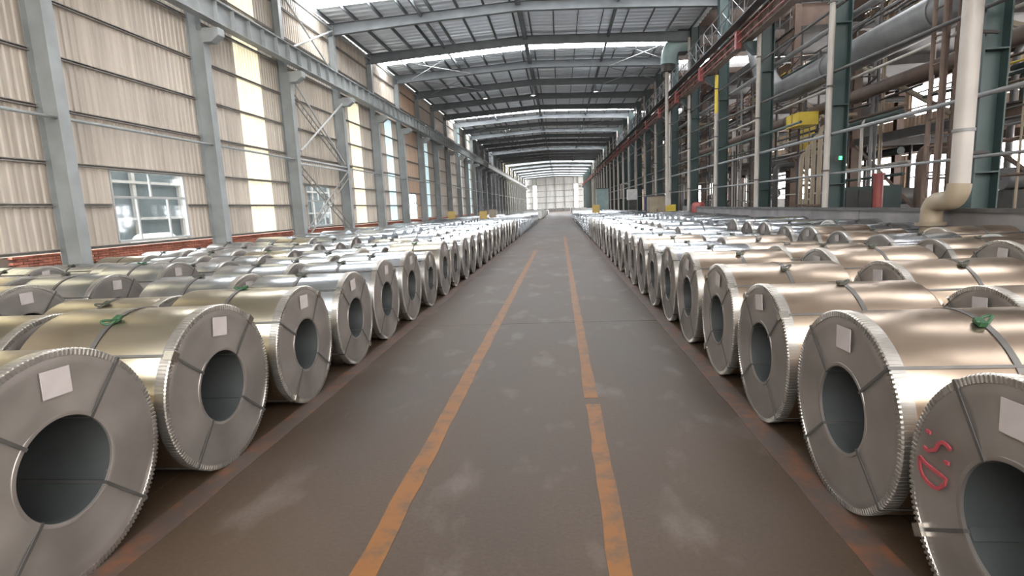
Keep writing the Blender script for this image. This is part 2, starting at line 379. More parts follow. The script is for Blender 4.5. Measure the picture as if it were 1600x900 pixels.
# window frames and panes
def wall_window(n, y0, y1):
    z0, z1 = 1.42, 3.50
    w = struct(ob('window_%d' % n, None, None, (XW-0.02, y0, z0)))
    W, H = y1-y0, z1-z0
    box_part('frame_sill', 'steel_light', w, -0.05, 0.09, 0, W, 0, 0.07)
    box_part('frame_head', 'steel_light', w, -0.05, 0.06, 0, W, H-0.05, H)
    box_part('frame_jamb', 'steel_light', w, -0.05, 0.05, 0, 0.06, 0.07, H-0.05)
    box_part('frame_jamb', 'steel_light', w, -0.05, 0.05, W-0.06, W, 0.07, H-0.05)
    box_part('transom', 'steel_light', w, -0.03, 0.04, 0.06, W-0.06, 1.27, 1.34)
    for q in (0.30, 0.72):
        box_part('mullion', 'steel_light', w, -0.025, 0.03, W*q-0.025, W*q+0.025, 0.07, 1.27)
    box_part('mullion', 'steel_light', w, -0.025, 0.03, W*0.5-0.025, W*0.5+0.025, 1.34, H-0.05)
    for a, b, c, d in ((0.06, W*0.3-0.025, 0.07, 1.27), (W*0.3+0.025, W*0.72-0.025, 0.07, 1.27), (W*0.72+0.025, W-0.06, 0.07, 1.27), (0.06, W*0.5-0.025, 1.34, H-0.05), (W*0.5+0.025, W-0.06, 1.34, H-0.05)):
        box_part('pane', 'glass', w, -0.006, 0.0, a, b, c, d)
for n, (a, b) in enumerate(WINDOWS.values()): wall_window(n+1, a, b)
# yard outside the windows
tag(ob('yard_ground', G().box(-60, -13.25, 2, 70, -0.3, -0.05).mesh('yard_ground', 'outdoor')), 'pale paved yard outside the left windows', 'ground', kind='structure')
yb_ = thing('yard_shed', 'grey shed across the yard seen through the near window', 'building', (-26, 10, 0))
box_part('wall', 'shed', yb_, -0.3, 0, 0, 50, 0, 9.0)
for y in range(1, 50, 4): box_part('post', 'yard_white', yb_, 0.0, 0.2, y, y+0.25, 0, 9)
for z in (2.2, 4.4): box_part('rail', 'yard_white', yb_, 0.2, 0.28, 0, 50, z, z+0.16)
t = thing('storage_tank', 'small grey tank lying outside the near window', 'tank', (-16.5, 20.6, 0))
ob('shell', G().lathe_x([(-0.9, 0.02), (-0.85, 0.38), (-0.75, 0.45), (0.75, 0.45), (0.85, 0.38), (0.9, 0.02)], 32, False).mesh('shell', 'steel_light', 40), t, (0, 0, 1.1), (0, 0, 1.57))
for s in (-0.5, 0.5): box_part('saddle', 'steel', t, -0.35, 0.35, s-0.06, s+0.06, 0, 0.75)
for i in range(6):
    t = thing('yard_barrier', '%s low white barrier board out in the yard behind the near window' % ordinal(i+1), 'barrier', (-17.5, 14.6+i*1.5, 0), group='white barriers in the yard')
    box_part('board', 'yard_white', t, -0.04, 0.04, 0, 1.4, 0.45, 1.25)
    for y in (0.1, 1.25): box_part('foot', 'steel', t, -0.03, 0.03, y, y+0.06, 0, 0.45)

# crane girder on the left
def crane_girder(x, label, material, zlo, zhi, flip):
    t = thing('crane_girder', label, 'crane girder', (x, 0, 0))
    d = zhi-zlo
    ob('girder_beam', G().extrude(i_profile(0.34, d, 0.03, 0.016), 'y', Y0, Y1, (0, 0, (zlo+zhi)/2)).mesh('girder_beam', material), t)
    ob('rail', G().extrude([(-0.035, 0), (0.035, 0), (0.012, 0.03), (0.012, 0.08), (0.03, 0.09), (0.03, 0.12), (-0.03, 0.12), (-0.03, 0.09), (-0.012, 0.08), (-0.012, 0.03)], 'y', Y0, Y1, (0, 0, zhi)).mesh('rail', 'strap'), t)
    st = G().box(0.008, 0.16, -0.008, 0.008, zlo+0.03, zhi-0.03).mesh('stiffener', material)
    y = FRAME0
    while y < 90:
        ob('stiffener', st, t, (0, y, 0), (0, 0, 0 if flip else math.pi)); y += 1.0
    return t
crane_girder(-11.6, 'long grey crane girder running along the left wall on column brackets', 'steel', 8.62, 9.38, True)
# service pipe on the left wall
ob('service_pipe', G().tube([(-12.2, Y0, 4.6), (-12.2, Y1-1, 4.6)], 0.04, 10).mesh('service_pipe', 'steel', 40), wall_left)['label'] = 'thin grey service pipe'
# laced wind bracing in the bay behind the second window
br = ob('wind_bracing', None, wall_left, (-12.1, 0, 0)); br['label'] = 'steel ladder and tube cross bracing'
ya, yb = 24.6+0.25, 30.6-0.25
def ladder(p, q):
    p, q = Vector(p), Vector(q); d = (q-p).normalized(); nrm = Vector((0, -d.z, d.y))*0.16
    for o in (nrm, -nrm): tube_part('chord', 'girt', br, [p+o, q+o], 0.035, 8)
    n = int((q-p).length/0.45)
    for i in range(n):
        c = p+(q-p)*((i+0.5)/n); tube_part('rung', 'girt', br, [c+nrm, c-nrm], 0.022, 6)
ladder((-0.1, ya, 7.6), (-0.1, yb, 4.75)); ladder((0, ya, 4.2), (0, yb, 1.2)); ladder((0.12, ya, 1.2), (0.12, yb, 4.2))
tube_part('diagonal_tube', 'steel_light', br, [(0, ya, 8.3), (0, yb, 4.8)], 0.05, 8)
tube_part('diagonal_tube', 'steel_light', br, [(0.12, ya, 5.0), (0.12, yb, 8.1)], 0.05, 8)
for z in (4.42, 4.62): tube_part('strut', 'steel_light', br, [(0, ya-0.2, z), (0, yb+0.2, z)], 0.05, 8)
tube_part('upper_brace', 'steel_light', br, [(-0.1, 24.8, 9.5), (-0.1, 30.4, 12.0)], 0.05, 8)
tube_part('upper_brace', 'steel_light', br, [(-0.1, 24.8, 12.0), (-0.1, 30.4, 9.5)], 0.05, 8)
# eave strut
ob('eave_strut', G().tube([(XW+0.35, Y0, 12.1), (XW+0.35, Y1, 12.1)], 0.06, 8).mesh('eave_strut', 'steel', 40), wall_left)

# ------------------------------------------------------------------ roof
ceiling = struct(ob('ceiling', G().box(RIDGE_X-0.25, RIDGE_X+0.25, Y0, Y1, RIDGE_Z+0.06, RIDGE_Z+0.09).mesh('ceiling', 'roof')))
XE0, XE1 = XW-0.1, 8.95
# glazed strips: (y0, y1, x0, x1)
GLAZ = [(-9.0, -7.2), (15.0, 16.2), (27.0, 28.8), (39.0, 40.3), (64.0, 65.6), (76.0, 77.2), (100.0, 101.2), (130, 132.4), (142, 144), (154, 156.4), (166, 168.4), (178, 180.4), (190, 192.4)]
cuts = sorted(GLAZ)
def roof_sheet(y0, y1, material, name):
    for (xa, xb) in ((XE0, RIDGE_X), (RIDGE_X, XE1)):
        za, zb = roof_z(xa), roof_z(xb)
        ln = math.hypot(xb-xa, zb-za)
        ux, uz = (xb-xa)/ln, (zb-za)/ln
        key = ('roof', round(y1-y0, 3), xa < RIDGE_X-1, material)
        if key not in cache:
            cache[key] = ribbed(y1-y0-0.01, ln-0.01, 0.6, 0.06, lambda u, v, w: (v*ux, u, v*uz+w+0.0)).mesh(name, material)
        ob(name, cache[key], ceiling, (xa, y0+0.005, za))
y = Y0; segs = []
for (a, b) in cuts:
    segs.append((y, a, 'roof')); segs.append((a, b, 'glass_strip')); y = b
segs.append((y, Y1, 'roof'))
for (a, b, m_) in segs:
    if m_ == 'glass_strip':
        roof_sheet(a, b, m_, 'roof_glazing')
    else:
        n = max(1, round((b-a)/3.0))
        for i in range(n): roof_sheet(a+(b-a)*i/n, a+(b-a)*(i+1)/n, m_, 'roof_sheet')
# purlins
zprof = [(-0.035, -0.1), (0.004, -0.1), (0.004, 0.094), (0.04, 0.094), (0.04, 0.1), (-0.004, 0.1), (-0.004, -0.094), (-0.035, -0.094)]
pur = G().extrude(zprof, 'y', Y0, Y1).mesh('purlin', 'rafter')
for s in (-1, 1):
    for i in range(8):
        x = RIDGE_X+s*(0.45+i*1.42)
        if XE0+0.1 < x < XE1-0.05: ob('purlin', pur, ceiling, (x, 0, roof_z(x)-0.115))
# ridge tie and a side tie below the purlins
for x, w in ((RIDGE_X, 0.13), (3.4, 0.07), (-7.2, 0.05)):
    ob('roof_tie', G().box(x-w, x+w, Y0, Y1, roof_z(x)-0.42, roof_z(x)-0.22).mesh('roof_tie', 'rafter'), ceiling)
# rafters: tapered welded beams from eave to ridge
def rafter_mesh():
    g = G()
    stations = [XW+0.1, -10.0, -6.0, RIDGE_X, 2.3, 6.3, 8.75]; dep = [0.62, 0.56, 0.5, 0.5, 0.5, 0.56, 0.62]
    v = []; f = []
    for x, d in zip(stations, dep):
        zt = roof_z(x)-0.215; zb = zt-d; w, tw, tf = 0.13, 0.008, 0.018
        for (yy, zz) in ((-w, zb), (w, zb), (w, zb+tf), (tw, zb+tf), (tw, zt-tf), (w, zt-tf), (w, zt), (-w, zt), (-w, zt-tf), (-tw, zt-tf), (-tw, zb+tf), (-w, zb+tf)):
            v.append((x, yy, zz))
    n = 12
    for i in range(len(stations)-1):
        for j in range(n):
            f.append((i*n+j, i*n+(j+1) % n, (i+1)*n+(j+1) % n, (i+1)*n+j))
    f += [tuple(range(n-1, -1, -1)), tuple((len(stations)-1)*n+j for j in range(n))]
    return g.add(v, f).mesh('rafter', 'rafter')
raf = rafter_mesh()
for k in range(K0, K1+1):
    y = FRAME0+k*BAY
    if y < Y1: ob('rafter', raf, ceiling, (0, y, 0))
# roof tie rods (crossed) in two bays
for (ya, yb) in ((36.6, 42.6), (42.6, 48.6), (66.6, 72.6)):
    for (xa, xb) in ((-11, -6.5), (4, 8.2)):
        tube_part('tie_rod', 'steel_light', ceiling, [(xa, ya+0.2, 12.05), (xb, yb-0.2, 12.2)], 0.025, 6)
        tube_part('tie_rod', 'steel_light', ceiling, [(xb, ya+0.2, 12.2), (xa, yb-0.2, 12.05)], 0.025, 6)
# bay lamps hanging under rafters
for i, (x, y) in enumerate(((-6.2, 48.6), (3.4, 48.6), (-2.0, 48.6))):
    t = thing('bay_lamp', ['hanging bay lamp over the left coil rows, lit', 'hanging bay lamp over the right coil rows, lit', 'hanging bay lamp under the roof ridge, lit'][i], 'lamp', (x, y, 11.55), group='lamps under the roof')
    tube_part('stem', 'dark', t, [(0, 0, 0.12), (0, 0, roof_z(x)-0.215-0.52-11.55)], 0.02, 8)
    rings = [(0.06, 0.15), (0.12, 0.1), (0.24, -0.08), (0.22, -0.08), (0.1, 0.08), (0.05, 0.13)]
    v = []; f = []; S = 20
    for j in range(S):
        a = 2*math.pi*j/S
        for r_, z_ in rings: v.append((r_*math.cos(a), r_*math.sin(a), z_))
    for j in range(S):
        for q in range(6):
            f.append((j*6+q, ((j+1) % S)*6+q, ((j+1) % S)*6+(q+1) % 6, j*6+(q+1) % 6))
    ob('shade', G().add(v, f).mesh('shade', 'steel_light', 40), t)
    ob('lens', G().box(-0.1, 0.1, -0.1, 0.1, -0.05, 0.0).mesh('lens', 'lamp'), t)

# unseen rear gable, added to block low sky light: clad below, open above
wall_back_baffle = struct(ob('wall_back_baffle', G().box(XW, 25, Y0-0.3, Y0-0.05, 0, 1.2).mesh('wall_back_baffle', 'concrete')))
for i in range(6):
    x0 = XW+i*6.2; ob('cladding_panel', ribbed(6.18, 3.6, 0.21, 0.035, lambda u, v, w: (u, w, v)).mesh('cladding_panel', 'clad'), wall_back_baffle, (x0, Y0-0.1, 1.2))
# ------------------------------------------------------------------ end wall
wall_end = struct(ob('wall_end', G().box(XW, 8.9, Y1+0.02, Y1+0.3, 0, 1.1).mesh('wall_end', 'concrete')))
def end_panel(x0, x1, z0, z1, material, name):
    ob(name, ribbed(x1-x0-0.01, z1-z0-0.01, 0.3, 0.04, lambda u, v, w: (u, -w, v)).mesh(name, material), wall_end, (x0+0.005, Y1, z0+0.005))
exs = [XW, -9.6, -8.2, -4.7, -1.4, 2.0, 5.4, 6.9, 8.9]
for i in range(len(exs)-1):
    for (z0, z1) in ((1.1, 3.2), (3.2, 5.3), (5.3, 7.4), (7.4, 9.6), (9.6, 12.6)):
        lit = i in (1, 6) and z0 < 9
        end_panel(exs[i], exs[i+1], z0, z1, 'end_pane' if lit else 'clad_pale', 'end_glazing' if lit else 'cladding_panel')
for x in exs[1:-1]: box_part('end_post', 'steel', wall_end, x-0.12, x+0.12, Y1-0.35, Y1-0.06, 0, 12.3)
for z in (3.2, 5.3, 7.4, 9.6): box_part('end_girt', 'girt', wall_end, XW+0.2, 8.7, Y1-0.2, Y1-0.06, z-0.1, z+0.1)

# ------------------------------------------------------------------ steel coils
CR, CL, BR = 0.6, 1.2, 0.265       # outer radius, length, bore radius
def spiral(a, x, r): return (0, -0.004*(a/(2*math.pi)))
def body_mesh(material, seg):
    return G().lathe_x([(0.002, CR-0.02), (0.004, CR-0.006), (0.02, CR), (CL*0.33, CR), (CL*0.66, CR), (CL-0.02, CR), (CL-0.004, CR-0.006), (CL-0.002, CR-0.02)], seg, False, spiral).mesh('body', material, 30)
def cover_mesh(seg):
    dent = lambda a, x, r: (0.0035*math.sin(3*a+r*9)+0.002*math.sin(7*a-r*14), 0)
    return G().lathe_x([(0.012, BR), (0.0, BR+0.004), (-0.002, BR+0.03), (0.004, 0.36), (0.007, 0.44), (0.003, 0.52), (-0.001, 0.57), (0.012, 0.59)], seg, False, dent).mesh('face_cover', 'face', 50)
def toothed_ring():
    N = 150; prof = [(0.075, CR+0.002), (0.004, CR+0.006), (-0.007, CR-0.001), (-0.007, CR-0.032), (0.004, CR-0.034)]
    v = []; f = []; n = len(prof)
    for i in range(2*N):
        up = i % 2 == 0
        for e in (0.0, 1.0):
            a = 2*math.pi*(i+e*0.94+0.03)/(2*N)
            for q, (x, r) in enumerate(prof):
                if not up: x, r = (x+0.006 if q in (2, 3) else x), (r-0.005 if q in (1, 2) else r)
                v.append((x, -math.sin(a)*r, math.cos(a)*r))
    M_ = 4*N
    for i in range(M_):
        i2 = (i+1) % M_
        for q in range(n-1): f.append((i*n+q, i2*n+q, i2*n+q+1, i*n+q+1))
    return G().add(v, f).mesh('edge_ring', 'ring')
def plain_ring(seg):
    return G().lathe_x([(0.075, CR+0.002), (0.004, CR+0.006), (-0.007, CR-0.001), (-0.007, CR-0.032), (0.004, CR-0.034)], seg, False).mesh('edge_ring', 'ring', 40)
def radial_strap_mesh():
    w, t_ = 0.0085, 0.004
    loop = [(-0.010, BR-0.006), (-0.010, CR+0.007), (CL+0.008, CR+0.007), (CL+0.008, BR-0.006)]
    inn = [(-0.010+t_, BR-0.006+t_), (-0.010+t_, CR+0.007-t_), (CL+0.008-t_, CR+0.007-t_), (CL+0.008-t_, BR-0.006+t_)]
    v = []
    for (x, z) in loop: v += [(x, -w, z), (x, w, z)]
    for (x, z) in inn: v += [(x, -w, z), (x, w, z)]
    f = []
    for i in range(4):
        j = (i+1) % 4
        f += [(2*i, 2*j, 2*j+1, 2*i+1), (8+2*i, 8+2*i+1, 8+2*j+1, 8+2*j), (2*i, 8+2*i, 8+2*j, 2*j), (2*i+1, 2*j+1, 8+2*j+1, 8+2*i+1)]
    return G().add(v, f).mesh('radial_strap', 'strap')
CM = dict(
    body=body_mesh('body', 96), body_warm=body_mesh('body_warm', 96), body_gold=body_mesh('body_gold', 96), body_gold_lo=body_mesh('body_gold', 48), cover=cover_mesh(96), ring=toothed_ring(), ring_lo=plain_ring(48),
    body_lo=body_mesh('body', 48), body_warm_lo=body_mesh('body_warm', 48), cover_lo=cover_mesh(48),
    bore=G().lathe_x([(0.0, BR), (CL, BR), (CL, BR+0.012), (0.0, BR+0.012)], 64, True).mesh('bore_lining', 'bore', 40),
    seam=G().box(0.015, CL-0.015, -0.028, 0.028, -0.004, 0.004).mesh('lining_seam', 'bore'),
    inner=G().lathe_x([(0.012, BR-0.001), (-0.004, BR-0.002), (-0.006, BR+0.003), (-0.005, BR+0.018), (0.0, BR+0.02)], 64, False).mesh('inner_ring', 'face', 40),
    strap=radial_strap_mesh(),
    girth=G().lathe_x([(CL*0.52-0.018, CR+0.001), (CL*0.52-0.018, CR+0.005), (CL*0.52+0.018, CR+0.005), (CL*0.52+0.018, CR+0.001)], 64, True).mesh('girth_strap', 'strap', 40),
    edge_clip=G().box(-0.018, 0.05, -0.03, 0.03, CR-0.045, CR+0.014).mesh('edge_clip', 'clip'),
    label=G().box(-0.0105, -0.006, -0.078, 0.078, -0.068, 0.068).mesh('paper_label', 'paper'),
)
def lock_mesh(m_):
    pts = []
    for i in range(20):
        a = 2*math.pi*i/20; pts.append((CL*0.52+0.045*math.cos(a)*(1+0.25*math.cos(2*a)), 0.028*math.sin(a)+0.024*math.cos(a), CR+0.016+0.012*math.cos(2*a)))
    return G().tube(pts, 0.009, 8, True).mesh('strap_lock', m_, 60)
CM['lock_green'] = lock_mesh('lock_green'); CM['lock_dark'] = lock_mesh('lock_dark')
CM['tab_green'] = G().box(CL*0.52-0.05, CL*0.52-0.01, -0.05, 0.01, CR+0.004, CR+0.03).mesh('lock_tab', 'lock_green')
CM['tab_dark'] = G().box(CL*0.52-0.05, CL*0.52-0.01, -0.05, 0.01, CR+0.004, CR+0.03).mesh('lock_tab', 'lock_dark')
def far_coil(material):
    return G().lathe_x([(0.0, BR), (0.0, CR-0.05), (-0.006, CR-0.05), (-0.006, CR), (0.06, CR+0.004), (0.065, CR), (CL, CR), (CL, BR)], 28, True).mesh('steel_coil', material, 30)
CM['far'] = far_coil('body'); CM['far_warm'] = far_coil('body_warm'); CM['far_gold'] = far_coil('body_gold')

def make_coil(x, y, side, D, label, group, lod, warm, seed, special=None):
    """aisle face at x; side +1 = right of the aisle"""
    rr = random.Random(seed); s = D/1.2
    rz = 0.0 if side > 0 else math.pi; sg = 1 if side > 0 else -1
    W = warm
    if lod == 2:
        o = ob('steel_coil', CM['far'+W], None, (x, y, CR*s), (0, 0, rz), (1, s, s)); tag(o, label, 'steel coil', group); return o
    t = thing('steel_coil', label, 'steel coil', (x, y, 0), rz, group, (1, s, s))
    P = lambda name, key, a=0.0, par=t, loc=(0, 0, CR): ob(name, CM[key], par, loc, (a*sg, 0, 0))
    a0 = special.get('a0') if special and 'a0' in special else 0.8+rr.uniform(-0.12, 0.12)
    lo = '_lo' if lod else ''
    P('body', 'body'+W+lo, rr.uniform(-1.1, -0.6))
    P('face_cover', 'cover'+lo, a0)
    bk = ob('face_cover', CM['cover_lo'], t, (CL, 0, CR), (0, 0, math.pi))
    P('edge_ring', 'ring'+lo); P('inner_ring', 'inner')
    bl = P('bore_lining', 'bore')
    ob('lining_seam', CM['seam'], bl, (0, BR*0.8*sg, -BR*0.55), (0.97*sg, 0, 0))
    gs = P('girth_strap', 'girth')
    if lod == 0 or rr.random() < 0.7:
        la = special['lock'] if special and 'lock' in special else rr.uniform(0.05, 0.5)
        gkey = 'green' if rr.random() < 0.15 or (special and special.get('green')) else 'dark'
        lk = ob('strap_lock', CM['lock_'+gkey], gs, (0, 0, 0), (la*sg, 0, 0)); ob('lock_tab', CM['tab_'+gkey], gs, (0, 0, 0), (la*sg, 0, 0))
    for q in range(4):
        st = P('radial_strap', 'strap', a0+q*math.pi/2+rr.uniform(-0.1, 0.1))
        if lod == 0 and rr.random() < 0.35: ob('edge_clip', CM['edge_clip'], st)
    if not (special and special.get('nolabel')) and (lod == 0 or rr.random() < 0.75):
        la = special['label'] if special and 'label' in special else rr.uniform(-0.12, 0.12)
        r_ = 0.445; ob('paper_label', CM['label'], t, (0, -math.sin(la*sg)*r_, CR+math.cos(la*sg)*r_), (la*sg+rr.uniform(-0.12, 0.12), 0, 0))
    return t

# rows: (aisle-face x, side, first centre y, pitch, count, wording)
ROWS = [
    (-2.68, -1, 2.47, 1.375, 47, 'left row beside the aisle'),
    (1.69, 1, 2.0, 1.352, 54, 'right row beside the aisle'),
    (-4.02, -1, 1.1, 1.36, 48, 'second left row'),
    (3.22, 1, 1.65, 1.352, 54, 'second right row'),
    (-6.6, -1, 4.6, 1.37, 45, 'third left row'),
    (5.65, 1, 3.35, 1.36, 52, 'third right row'),
    (-7.96, -1, 4.5, 1.37, 45, 'fourth left row'),
    (6.92, 1, 5.2, 1.36, 25, 'right row by the low wall'),
    (-9.95, -1, 5.4, 1.37, 44, 'left row nearest the wall'),
]
NEAR_D = {(0, 1): 1.27, (0, 2): 1.21, (0, 3): 1.19, (0, 0): 1.28, (1, 0): 1.2, (1, 1): 1.206, (1, 2): 1.176, (1, 3): 1.208, (1, 4): 1.228}
NEAR_Y = {(0, 0): 2.49, (1, 0): 2.055, (0, 1): 3.852, (0, 2): 5.26, (0, 3): 6.64, (1, 1): 3.323, (1, 2): 4.675, (1, 3): 5.983, (1, 4): 7.375}
allc = []
for ri, (x, side, y0, p, n, words) in enumerate(ROWS):
    rr = random.Random(100+ri)
    for i in range(n):
        y = NEAR_Y.get((ri, i), y0+i*p); D = NEAR_D.get((ri, i), rr.choice([1.12, 1.16, 1.18, 1.2, 1.22, 1.24]))
        if ri == 7 and abs(y-12.3) < 1.0: continue
        xx = x+(rr.uniform(-0.02, 0.02)*(0 if (ri, i) in NEAR_Y else 1))
        dist = math.hypot(xx, y); allc.append((dist*(1.0 if ri < 2 else 1.35 if ri < 4 else 1.7), dist, ri, i, xx, y, side, D, words))
allc.sort()
SPECIAL = {
    (0, 0): ('large silver coil nearest the camera on the left, its bore wide open', dict(a0=0.85, label=-0.02)),
    (0, 1): ('second silver coil on the left of the aisle, pale square label above its bore', dict(a0=0.87, lock=0.42, label=-0.06, green=True)),
    (1, 0): ('nearest coil on the right, red handwriting on its grey face', dict(a0=0.92, label=-0.03, lock=0.3)),
    (1, 1): ('second coil on the right of the aisle with a bright green strap lock', dict(a0=0.8, label=0.01, lock=0.33, green=True)),
    (1, 2): ('third coil on the right of the aisle, white label above its narrow bore', dict(a0=0.85, label=-0.08, lock=0.1)),
}
rest = []
for q, (key, dist, ri, i, x, y, side, D, words) in enumerate(allc):
    if q >= 295:
        rest.append((x, y, side, D)); continue
    lod = 0 if q < 46 else 1 if q < 130 else 2
    warm = '_warm' if side > 0 and y < (7.5 if ri == 1 else 10)+(i*7 % 5) else '_gold' if side < 0 and (y < 6 or (i*5+ri*3) % 7 == 0 and y < 20) else ''
    lab, sp = SPECIAL.get((ri, i), ('%s steel coil, %s from the front in the %s' % ({'_warm': 'beige', '_gold': 'champagne', '': 'silver'}[warm], ordinal(i+1), words), None))
    c = make_coil(x, y, side, D, lab, 'steel coils on the floor', lod, warm, ri*1000+i, sp)
    if (ri, i) == (1, 0): marked = c
g = G(); fv = G().lathe_x([(0.0, BR), (0.0, CR), (CL, CR), (CL, BR)], 20, True)
for (x, y, side, D) in rest:
    s = D/1.2; g.add([(x+side*a, y+b*s, (CR+c)*s) for a, b, c in fv.v], fv.f)
o = ob('distant_coils', g.mesh('distant_coils', 'body', 30)); tag(o, 'mass of silver coils filling the far rows on both sides', 'steel coils', kind='stuff')
# red handwriting on the nearest right coil: flat strokes of paint
def stroke(pts, w=0.008):
    """pts in (y, z) on the face, z from the coil axis"""
    v = []; f = []; n = len(pts)
    for k, (y, z) in enumerate(pts):
        a = Vector(pts[max(k-1, 0)]); b = Vector(pts[min(k+1, n-1)]); d = (b-a).normalized(); nx, ny = -d.y*w, d.x*w
        for x in (-0.0125, -0.004):
            v += [(x, y+nx, z+ny), (x, y-nx, z-ny)]
    for k in range(n-1):
        a = k*4; b = a+4
        f += [(a, a+1, b+1, b), (a+2, b+2, b+3, a+3), (a, b, b+2, a+2), (a+1, a+3, b+3, b+1)]
    f += [(0, 2, 3, 1), ((n-1)*4, (n-1)*4+1, (n-1)*4+3, (n-1)*4+2)]
    return G().add(v, f).mesh('marker_stroke', 'ink')
for pts in ([(0.579, 0.055), (0.541, 0.042), (0.494, 0.038), (0.444, 0.036), (0.402, 0.031), (0.408, 0.003), (0.444, -0.037), (0.477, -0.046), (0.516, -0.042), (0.55, -0.029), (0.571, -0.005), (0.58, 0.031), (0.579, 0.055)],
            [(0.557, 0.114), (0.528, 0.108), (0.484, 0.132), (0.463, 0.172), (0.439, 0.191), (0.414, 0.19), (0.388, 0.178)],
            [(0.549, 0.2), (0.52, 0.199)], [(0.419, 0.109), (0.391, 0.11)]):
    ob('marker_stroke', stroke([(a-0.055, b) for a, b in pts]), marked, (0, 0, CR))

# ------------------------------------------------------------------ right side: green columns, crane beam, low wall
GC0 = 12.2
gcol = G().extrude(swap(i_profile(0.44, 0.5, 0.03, 0.03)), 'z', 0, 12.5).mesh('shaft', 'green')
gbase = G().box(-0.36, 0.36, -0.34, 0.34, 0, 0.05).mesh('base_plate', 'dark')
gbr = G().extrude([(-0.25, 8.25), (-0.85, 8.25), (-0.85, 8.1), (-0.5, 7.75), (-0.25, 7.75)], 'y', -0.18, 0.18).mesh('bracket', 'green')
gst = G().box(-0.24, 0.24, -0.225, 0.225, 0, 0.03).mesh('stiffener', 'green')
for k in range(-3, 31):
    y = GC0+k*BAY
    n = k+1
    lab = 'green steel column, %s along the right side behind the low wall' % ordinal(n) if 0 < n <= 4 else \
          'green steel column, %s from the camera along the right side of the hall' % ordinal(n) if n > 4 else 'green steel column, %s behind the camera on the right' % ordinal(1-n)
    t = thing('steel_column', lab, 'column', (XR, y, 0), 0, 'green columns on the right')
    ob('shaft', gcol, t); ob('base_plate', gbase, t); ob('bracket', gbr, t)
    for z in (2.2, 4.6, 7.0, 9.6): ob('stiffener', gst, t, (0, 0, z))
ct = crane_girder(7.95, 'dark crane girder with walkway along the right columns', 'brown', 8.28, 8.95, False)
wk = thing('crane_walkway', 'lattice walkway railing above the right crane girder', 'walkway', (7.5, 0, 0))
box_part('deck', 'dark', wk, -0.12, 0.25, 12, 110, 9.0, 9.05)
for z in (9.55, 10.05): tube_part('handrail', 'grey_pipe', wk, [(-0.1, 12, z), (-0.1, 110, z)], 0.025, 6)
pm = G().tube([(0, 0, 9.05), (0, 0, 10.05)], 0.022, 6).mesh('post', 'grey_pipe'); lm = G().tube([(0, 0, 9.05), (0, 1.5, 10.05)], 0.014, 5).mesh('lattice', 'grey_pipe'); lm2 = G().tube([(0, 0, 10.05), (0, 1.5, 9.05)], 0.014, 5).mesh('lattice', 'grey_pipe')
y = 12.5
while y < 72:
    ob('post', pm, wk, (-0.1, y, 0)); ob('lattice', lm, wk, (-0.1, y, 0)); ob('lattice', lm2, wk, (-0.1, y, 0)); y += 1.5
cb = thing('conductor_bar', 'red conductor bars hung along the right crane girder', 'conductor bar', (7.62, 0, 0))
for z in (8.3, 8.6): box_part('bar', 'red', cb, -0.02, 0.02, 18, 195, z, z+0.04)
hm = G().box(-0.05, 0.14, -0.14, 0.14, 8.1, 8.8).mesh('hanger_box', 'red')
for k in range(1, 29): ob('hanger_box', hm, cb, (0.0, GC0+k*BAY+0.4, 0))
lw = thing('low_wall', 'low grey concrete wall with a dark steel coping beside the green columns', 'wall', (8.27, 0, 0))
box_part('body', 'concrete', lw, -0.06, 0.07, 3.0, 33.5, 0, 1.42); box_part('coping', 'dark', lw, -0.1, 0.1, 3.0, 33.5, 1.42, 1.5)
for i in range(11): box_part('pilaster', 'concrete', lw, -0.075, -0.06, 4.5+i*2.8, 4.62+i*2.8, 0, 1.42)
# fat white pipe with tan elbow
def bend(pts, r, n=6):
    """round the corners of a polyline with radius r"""
    P = [Vector(p) for p in pts]; out = [P[0]]
    for i in range(1, len(P)-1):
        a = (P[i-1]-P[i]).normalized()*r+P[i]; b = (P[i+1]-P[i]).normalized()*r+P[i]
        for k in range(n+1):
            q = k/n; out.append(a*(1-q)**2+P[i]*2*q*(1-q)+b*q*q)
    return out+[P[-1]]
t = thing('downpipe', 'fat off-white pipe standing in front of the nearest green column', 'pipe', (7.95, 11.62, 0))
tube_part('pipe', 'white_pipe', t, bend([(0, 0, 2.0), (0, 0, 7.9), (1.6, -0.2, 7.9)], 0.4), 0.17, 20)
for z in (3.0, 5.9): ob('collar', G().tube([(0, 0, z), (0, 0, z+0.06)], 0.19, 20).mesh('collar', 'grey_pipe', 40), t)
tube_part('bracket_arm', 'dark', t, [(0, 0.1, 4.9), (0.7, 0.3, 4.9)], 0.04, 8); tube_part('bracket_arm', 'dark', t, [(0, 0.1, 2.6), (0.7, 0.3, 2.6)], 0.04, 8)
t = thing('pipe_elbow', 'squat tan elbow pipe rising through the low wall near the white pipe', 'pipe', (7.9, 12.25, 0))
tube_part('pipe', 'beige_pipe', t, bend([(0, 0.05, 0), (0, 0.05, 1.66), (0.02, -0.63, 1.66), (0.05, -0.63, 2.0)], 0.27), 0.2, 20)
ob('flange', G().tube([(0, 0.05, 1.15), (0, 0.05, 1.22)], 0.28, 20).mesh('flange', 'beige_pipe', 40), t)
